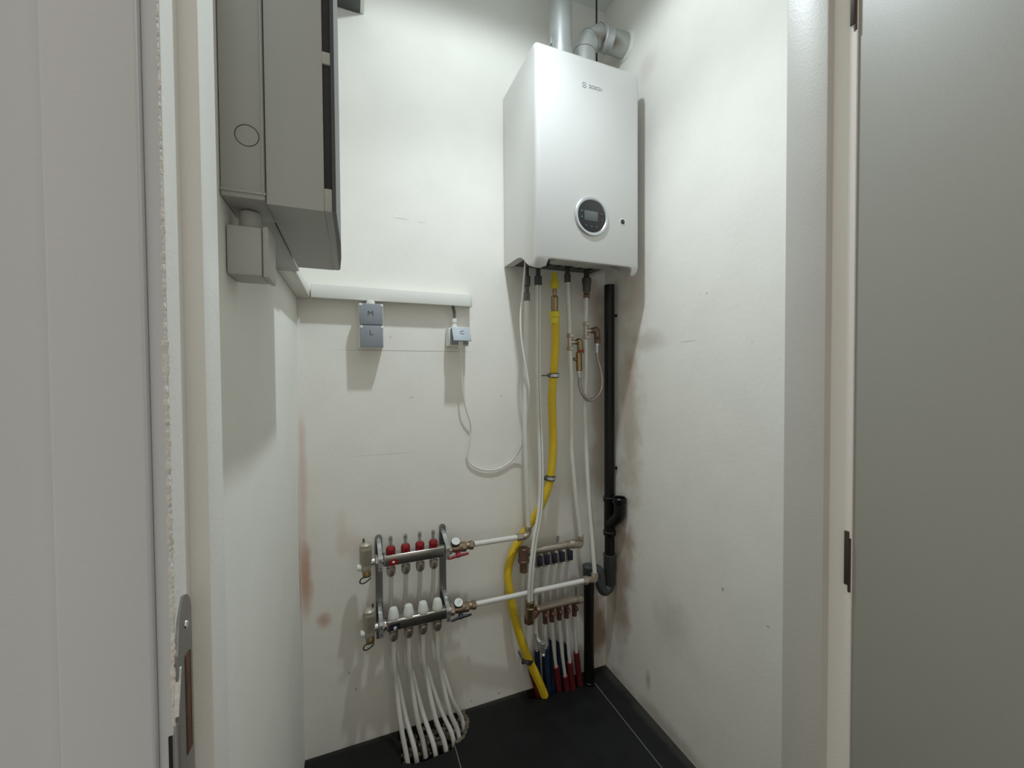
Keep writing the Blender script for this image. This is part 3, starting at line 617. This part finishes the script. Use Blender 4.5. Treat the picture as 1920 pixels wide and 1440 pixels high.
tube(bm, [(dx_, dy_, zr[3]+.03), (dx_-.005, dy_-.002, zr[3]+.004), (dx_-.03, dy_-.004, zr[3]-.006), (dx_-.045, dy_-.004, zr[3]+.02), (dx_-.047, dy_-.002, zr[3]+.06), (dx_-.06, dy_, zr[3]+.083), (.885, 1.395, zr[3]+.085)], .0205, 24, n=6)
obj('trap_elbow', bm, m_greyabs, bp, 'dark grey trap and elbow')
zcol = at(1103, 1062, Y=1.395).z
b2 = thing('drain_pipe', (.884, 1.40, 0), 'short black drain pipe standing on the floor beside the red sleeves', 'drain pipe')
obj('lower_pipe', cyl(B(), (.884, 1.402, .0), (.882, 1.398, zcol-.03), .0208, 28), m_blackpipe, b2)
obj('collar', lathe(B(), (.882, 1.398, zcol-.055), (0, 0, 1), [(0, .021), (.004, .0245), (.045, .0245), (.05, .0262), (.056, .0262), (.06, .02), (.062, 0)], 28), m_greyabs, b2)
obj('floor_ring', lathe(B(), (.884, 1.402, 0), (0, 0, 1), [(0, .024), (.010, .0235), (.012, .021)], 24), m_blackpipe, b2)

# ------------------------------------------------------------------ floor heating manifold
mf = thing('heating_manifold', (.19, 1.42, .36), 'stainless floor heating manifold with four red flow meters and four white valve caps', 'manifold')
YB = 1.39
UPX = [.1125, .1605, .208, .254]; LOX = [.1185, .1675, .2155, .265]
for nm, x0, x1, z, lab in (('supply_bar', .0865, .292, .652, 'upper steel bar'), ('return_bar', .094, .300, .434, 'lower steel bar')):
    b_ = obj(nm, box(B(), x0, x1, YB-.0175, YB+.0175, z-.0185, z+.0185, .006, 4), m_steel, mf, lab)
    red = nm == 'supply_bar'
    obj('sticker', prism(B(), [(x0+.033+.0165*math.cos(a), z-.006+.0105*math.sin(a)) for a in [2*math.pi*k/24 for k in range(24)]] if red else [(x0+.012, z-.014), (x0+.044, z-.014), (x0+.044, z+.006), (x0+.012, z+.006)], 1, YB-.0182, YB-.0173), m_red if red else m_blue, b_, 'red oval sticker' if red else 'dark blue sticker', smooth=False)
    bm = B()
    for k in range(3 if red else 5):
        a = math.pi/2+(k-(1 if red else 2))*(.75 if red else 1.2566); c = Vector((x0+.033-(0 if red else .005), YB-.0184, z-.008))
        tube(bm, [c, c+Vector((math.cos(a)*.003, 0, math.sin(a)*.004)), c+Vector((math.cos(a)*.006, 0, math.sin(a)*.007))], lambda t: .0012+.0018*math.sin(math.pi*min(t+.15, 1)), 8)
    obj('sticker_emblem', bm, m_dial, b_, smooth=True)
    obj('end_nut', hexn(B(), (x0-.024, YB, z), (x0-.004, YB, z), .020), m_nickel, mf); obj('end_ring', cyl(B(), (x0-.006, YB, z), (x0+.002, YB, z), .0165), m_steel, mf)
    # right-hand: union, ball valve, gauge, handle
    x = x1
    bm = cyl(B(), (x, YB, z), (x+.012, YB, z), .0165, 20, .001); hexn(bm, (x+.010, YB, z), (x+.026, YB, z), .0185); obj('union_nut', bm, m_nickel, mf)
    bm = B(); lathe(bm, (x+.024, YB, z), (1, 0, 0), [(0, .013), (.006, .0145), (.018, .0175), (.034, .0175), (.044, .0145), (.052, .0145)], 20); hexn(bm, (x+.060, YB, z), (x+.078, YB, z), .0175); cyl(bm, (x+.072, YB, z+.001), (x+.094, YB, z+.001), .0125, 16, .001); hexn(bm, (x+.088, YB, z+.001), (x+.104, YB, z+.001), .0155); cyl(bm, (x+.05, YB, z), (x+.064, YB, z), .012)
    vl = obj('ball_valve', bm, m_valve, mf)
    gc = Vector((x+.038, YB-.004, z+.016)); gax = Vector((0, -.55, .83))
    gg = obj('gauge', lathe(B(), gc, gax, [(0, .006), (.006, .006), (.007, .0165), (.014, .0172), (.016, .0165), (.016, 0)], 28), m_dark, mf, 'round thermometer gauge')
    obj('dial', lathe(B(), gc+gax*.0158, gax, [(0, .0152), (.0009, .0150), (.0009, 0)], 28), m_dial, gg)
    if not red: obj('needle', tube(B(), [gc+gax*.0172+Vector((-.005, -.004, -.003)), gc+gax*.0172+Vector((.007, .004, .003))], .0009, 6), m_logo, gg)
    hc = Vector((x+.044, YB-.022, z-.018)); bm = B()
    lathe(bm, hc+Vector((0, .008, .004)), (0, -1, -.45), [(0, .008), (.010, .0078), (.016, .006), (.018, 0)], 14)
    for s in (-1, 1):
        tube(bm, [hc+Vector((0, 0, 0)), hc+Vector((s*.012, -.003, s*.001)), hc+Vector((s*.027, -.004, s*.003-.001)), hc+Vector((s*.036, -.004, s*.004-.001))], lambda t: .0062*(1-.45*t), 10, n=5)
    hd = obj('handle', bm, m_red if red else m_blue, mf, 'red butterfly handle' if red else 'dark blue butterfly handle')
    obj('handle_screw', lathe(B(), hc+Vector((0, -.0085, -.004)), (0, -1, -.45), [(0, .0028), (.0012, .002)], 10), m_chrome, hd)
    # air vent at the left end
    ax_ = x0-.052
    bm = B(); cyl(bm, (x0-.035, YB, z), (x0-.020, YB, z), .012); obj('vent_nipple', bm, m_zinc, mf)
    bm = B(); lathe(bm, (ax_, YB-.002, z-.030), (0, 0, 1), [(0, .012), (.008, .016), (.018, .017), (.030, .016), (.036, .0192), (.074, .0194), (.077, .0205), (.081, .0192), (.088, .0186), (.091, .0196), (.095, .015), (.099, .008), (.099, 0)], 26)
    cyl(bm, (ax_, YB-.002, z-.002), (x0-.026, YB, z-.002), .0105)
    av = obj('air_vent', bm, m_vent, mf)
    obj('vent_pin', cyl(B(), (ax_-.006 if red else ax_+.012, YB-.004, z+.071), (ax_-.006 if red else ax_+.012, YB-.004, z+.081), .0032, 10), m_dkmet, av)
    obj('drain_cap', lathe(B(), (ax_-.013, YB-.004, z-.010), (-1, 0, 0), [(0, .011), (.012, .011), (.014, .009), (.014, 0)], 12), m_cap, av, 'white drain cap')
    dk = obj('drain_cock', lathe(B(), (ax_+.002, YB-.006, z-.026), (.05, -.3, -1), [(0, .013), (.012, .0135), (.018, .0115), (.018, 0)], 18), m_brass, av)
    obj('cap_strap', tube(B(), [(ax_+.012, YB-.016, z-.038), (ax_-.004, YB-.022, z-.036), (ax_-.015, YB-.020, z-.041), (ax_-.019, YB-.018, z-.053), (ax_-.010, YB-.018, z-.058), (ax_+.004, YB-.018, z-.052), (ax_+.014, YB-.012, z-.046)], .0020, 8), m_dark, av)
for i in range(4):
    x = UPX[i]
    rc = obj('flow_meter', lathe(B(), (x, YB, .669), (0, 0, 1), [(0, .0140), (.004, .0155), (.010, .0145), (.012, .0156), (.018, .0152), (.024, .012), (.026, .006), (.026, 0)], 22), m_red, mf, 'red flow meter collar')
    obj('sight_glass', lathe(B(), (x, YB, .693), (0, 0, 1), [(0, .0062), (.030, .0062), (.034, .004), (.034, 0)], 16), m_glass, rc, 'clear sight glass')
    bm = cyl(B(), (x, YB, .692), (x, YB, .722), .0016, 8); cyl(bm, (x, YB, .713), (x, YB, .719), .0036, 10); obj('spindle', bm, m_cond, rc)
    for xx, z in ((x, .634), (LOX[i], .416)):
        bm = lathe(B(), (xx, YB-.003, z), (0, 0, -1), [(0, .0105), (.008, .0105), (.010, .0150), (.026, .0150), (.034, .0125), (.038, .0095)], 20); obj('compression_nut', bm, m_nickel, mf)
    bm = lathe(B(), (LOX[i], YB-.003, .450), (0, 0, 1), [(0, .0165), (.004, .0185), (.012, .0176), (.031, .0140), (.036, .0112), (.0368, 0)], 14); obj('valve_cap', bm, m_cap, mf, 'white valve cap')
for xb, zt_, zb_ in ((.0785, .712, .352), (.300, .718, .368)):
    br = obj('mounting_bracket', prism(B(), [(xb-.0115, zb_), (xb+.0115, zb_), (xb+.0115, zt_-.011)]+[(xb+.0115*math.cos(a), zt_-.011+.011*math.sin(a)) for a in [math.pi*k/8 for k in range(1, 8)]]+[(xb-.0115, zt_-.011)], 1, D-.009, D-.0005), m_keeper, mf, smooth=False)
    for z in (zt_-.012, zt_-.032): obj('bracket_screw', lathe(B(), (xb, D-.009, z), (0, -1, 0), [(0, .0042), (.002, .0035), (.0022, 0)], 12), m_chrome, br)
    for zc_ in (.652, .434):
        yf = YB-.0215
        st = strap(B(), [(D-.010, zc_+.044), (YB+.040, zc_+.040), (YB+.018, zc_+.030), (YB-.002, zc_+.024), (yf+.004, zc_+.021), (yf, zc_+.012), (yf, zc_-.026)], xb-.0065, xb+.0065, .0035)
        s_ = obj('clamp_strap', st, m_zinc, mf, smooth=False)
        for dz in (.003, -.018): obj('strap_hole', lathe(B(), (xb, yf-.0015, zc_+dz), (0, -1, 0), [(0, .0022), (.0006, .0022), (.0006, 0)], 10), m_dark, s_)
        strap_b = strap(B(), [(D-.010, zc_-.030), (YB+.024, zc_-.030), (YB+.020, zc_), (YB+.020, zc_+.02)], xb-.0095, xb+.0095, .004); obj('cradle', strap_b, m_dkmet, mf)
ftp = [(764,1431),(780,1424),(796,1409),(816,1417),(836,1410),(850,1395),(861,1388),(869,1366)]
ordn = ['first', 'second', 'third', 'fourth']
for i in range(4):
    a = Vector((LOX[i], YB-.003, .382)); e = at(*ftp[2*i], Z=-.01)
    P = [a, a+Vector((.000, .003, -.10)), Vector((a.x+(e.x-a.x)*.22, YB+.006, .20)), Vector((a.x+(e.x-a.x)*.55, YB-.006+(e.y-YB)*.35, .09)), Vector((e.x-.004, e.y+.010, .022)), Vector((e.x+.004, e.y-.002, -.03))]
    o = obj('heating_pipe', tube(B(), P, .0078), m_pipe)
    tag(o, 'white heating pipe under the %s lower manifold outlet from the left' % ordn[i], 'pipe', 'floor heating pipes')
    a = Vector((UPX[i], YB-.003, .600)); e = at(*ftp[2*i+1], Z=-.01)
    P = [a, a+Vector((.0, .012, -.06)), Vector((UPX[i]+.001, 1.428, .48)), Vector((UPX[i]+.004, 1.432, .38)), Vector((LOX[i]+.006+(e.x-LOX[i])*.12, 1.425, .24)), Vector((LOX[i]+(e.x-LOX[i])*.55, 1.40, .11)), Vector((e.x-.004, e.y+.012, .022)), Vector((e.x+.004, e.y, -.03))]
    o = obj('heating_pipe', tube(B(), P, .0078), m_pipe)
    tag(o, 'white heating pipe below the %s red flow meter, passing behind the lower bar' % ordn[i], 'pipe', 'floor heating pipes')

# ------------------------------------------------------------------ water manifolds in the corner
wm = thing('water_manifold', (.72, 1.40, .53), 'upper brass water manifold with five blue-handled valves, right of the yellow hose', 'manifold')
ZU = .586; YW = 1.40
UX = [.655, .6865, .719, .752, .787]
UX = [x for x in UX]
obj('manifold_bar', lathe(B(), (.612, YW, ZU), (1, 0, 0), [(0, .012), (.01, .0135), (.165, .0135), (.168, .0165), (.178, .0165), (.180, .015), (.196, .018), (.210, .018), (.222, .013), (.228, .012)], 24), m_nickel, wm)
bm = B(); cyl(bm, (.596, YW, ZU+.020), (.596, YW, ZU-.030), .0195, 20, .003); cyl(bm, (.596, YW, ZU-.026), (.596, YW, ZU-.036), .0215, 20, .002); cyl(bm, (.596, YW, ZU-.034), (.596, YW, ZU-.074), .016, 8, .003); cyl(bm, (.596, YW, ZU), (.62, YW, ZU), .015)
obj('inlet_tee', bm, m_copper, wm, 'copper-coloured inlet tee')
obj('hanger', tube(B(), [(.742, YW+.004, ZU+.012), (.742, YW+.006, ZU+.030), (.744, YW+.006, ZU+.038), (.749, YW+.006, ZU+.034), (.747, YW+.005, ZU+.016)], .002, 8), m_cond, wm)
for i, x in enumerate(UX):
    bm = cyl(B(), (x, YW, ZU-.008), (x, YW, ZU-.050), .0088, 14); hexn(bm, (x, YW, ZU-.052), (x, YW, ZU-.066), .0110); vv_ = obj('outlet_valve', bm, m_nickel, wm)
    obj('blue_handle', box(B(), x-.0105, x+.0105, YW-.024, YW-.012, ZU-.054, ZU-.016, .003, 2, ), m_blue, vv_, 'dark blue valve handle')
wl = thing('water_manifold', (.73, 1.39, .30), 'lower brass water manifold with five red-brown valves, above the red sleeves', 'manifold')
ZL = .369; YL = 1.385
LX = [.677, .706, .738, .770, .806]
obj('manifold_bar', lathe(B(), (.650, YL, ZL), (1, 0, 0), [(-.01, .012), (0, .0165), (.006, .014), (.010, .0165), (.018, .0135), (.165, .0140), (.168, .0180), (.180, .0185), (.192, .0150), (.196, 0)], 24), m_nickel, wl)
bm = B(); hexn(bm, (.600, 1.36, ZL), (.600, 1.36, ZL-.030), .0195); tube(bm, [(.600, 1.362, ZL-.015), (.625, 1.372, ZL-.014), (.648, 1.385, ZL-.002)], .0125, 12, n=4); obj('inlet_valve', bm, m_rbrass, wl, 'dark red-brown inlet valve')
for x in (.655, .815): obj('hanger', box(B(), x-.0022, x+.0022, YL-.003, YL+.003, ZL+.010, ZL+.050), m_cond, wl, smooth=False)
for i, x in enumerate(LX):
    bm = cyl(B(), (x, YL, ZL-.008), (x, YL-.002, ZL-.050), .0095, 14); hexn(bm, (x, YL-.002, ZL-.048), (x, YL-.002, ZL-.062), .0108); lathe(bm, (x, YL-.006, ZL-.026), (0, -1, -.15), [(0, .009), (.010, .0095), (.014, .0075), (.020, .006), (.022, 0)], 12); vv_ = obj('outlet_valve', bm, m_rbrass, wl, 'red-brown outlet valve')
    obj('valve_screw', lathe(B(), (x, YL-.028, ZL-.030), (0, -1, -.15), [(0, .0028), (.001, .002)], 8), m_zinc, vv_)
def sleeved(pts, r, rs, ms, split, label, grp):
    """white pipe whose lower end runs inside a coloured sleeve"""
    t = thing('sleeved_pipe', pts[-1], label, 'pipe', grp)
    S = smoothpath(pts, 10); k = next(i for i, q in enumerate(S) if q.z < split)
    obj('pipe', tube(B(), S[:k+2], r, 12, smooth=False), m_pipe, t)
    obj('sleeve', tube(B(), S[k:], rs, 16, smooth=False, rib=(.006, .0005)), ms, t, 'red plastic sleeve' if ms is m_redsl else 'blue plastic sleeve')
frp = [(1029,1294,.205), (1048,1292,.106), (1063,1292,.062), (1074,1290,.118), (1087,1283,.148)]
names = ['first', 'second', 'third', 'fourth', 'fifth']
for i in range(5):
    e = at(frp[i][0], frp[i][1], Z=0); a = Vector((LX[i], YL-.002, ZL-.058))
    P = [a, a.lerp(e, .33)+Vector((-.004, 0, 0)), a.lerp(e, .66)+Vector((-.003, 0, 0)), e, e+Vector((.004, 0, -.05))]
    sleeved(P, .0068, .0118, m_redsl if i else m_blusl, frp[i][2], 'white pipe under the %s red-brown valve from the left, entering a %s sleeve' % (names[i], 'red' if i else 'blue'), 'pipes of the lower water manifold')
for i in range(5):
    e = Vector((UX[i]+.022, 1.440, 0)); a = Vector((UX[i], YW, ZU-.060))
    P = [a, Vector((UX[i]+.003, 1.428, .42)), Vector((UX[i]+.008, 1.438, .28)), Vector((UX[i]+.016, 1.440, .12)), e, e+Vector((0, 0, -.05))]
    sleeved(P, .0068, .0105, m_blusl, (.17, .19, .20, .19, .17)[i], 'white pipe under the %s blue-handled valve, running behind the lower manifold' % names[i], 'pipes of the upper water manifold')
# stub pipes left of them
P = [Vector((.596, YW, ZU-.072)), Vector((.598, 1.415, .42)), Vector((.606, 1.432, .28)), Vector((.630, 1.434, .14)), Vector((.668, 1.432, 0)), Vector((.672, 1.432, -.05))]
sleeved(P, .0088, .0118, m_redsl, .165, 'wider white pipe below the copper inlet tee, in a dark red sleeve', None)
ds = thing('drain_stub', at(1018, 1225, Y=1.36), 'short white pipe ending in a small chrome drain cock behind the blue sleeve', 'pipe')
P = [at(1005, 1160, Y=1.375), at(1005, 1190, Y=1.375)]
obj('pipe', cyl(B(), at(1004, 1090, Y=1.405), at(1005, 1190, Y=1.39), .0068, 12), m_pipe, ds)
a = at(1007, 1196, Y=1.385); b = at(1017, 1208, Y=1.365); c = at(1018, 1224, Y=1.365)
bm = B(); hexn(bm, at(1005, 1187, Y=1.39), a, .0095); tube(bm, [a, a.lerp(b, .5)+Vector((0, 0, -.004)), b], .0088, 12, n=4); hexn(bm, b+Vector((0, 0, .010)), b+Vector((0, 0, -.008)), .0135); cyl(bm, b, c, .009, 12, .002)
obj('cock_body', bm, m_zinc, ds)
obj('cock_tip', lathe(B(), c, (0, -.6, -.8), [(0, .006), (.006, .0075), (.012, .005), (.013, 0)], 14), m_chrome, ds)
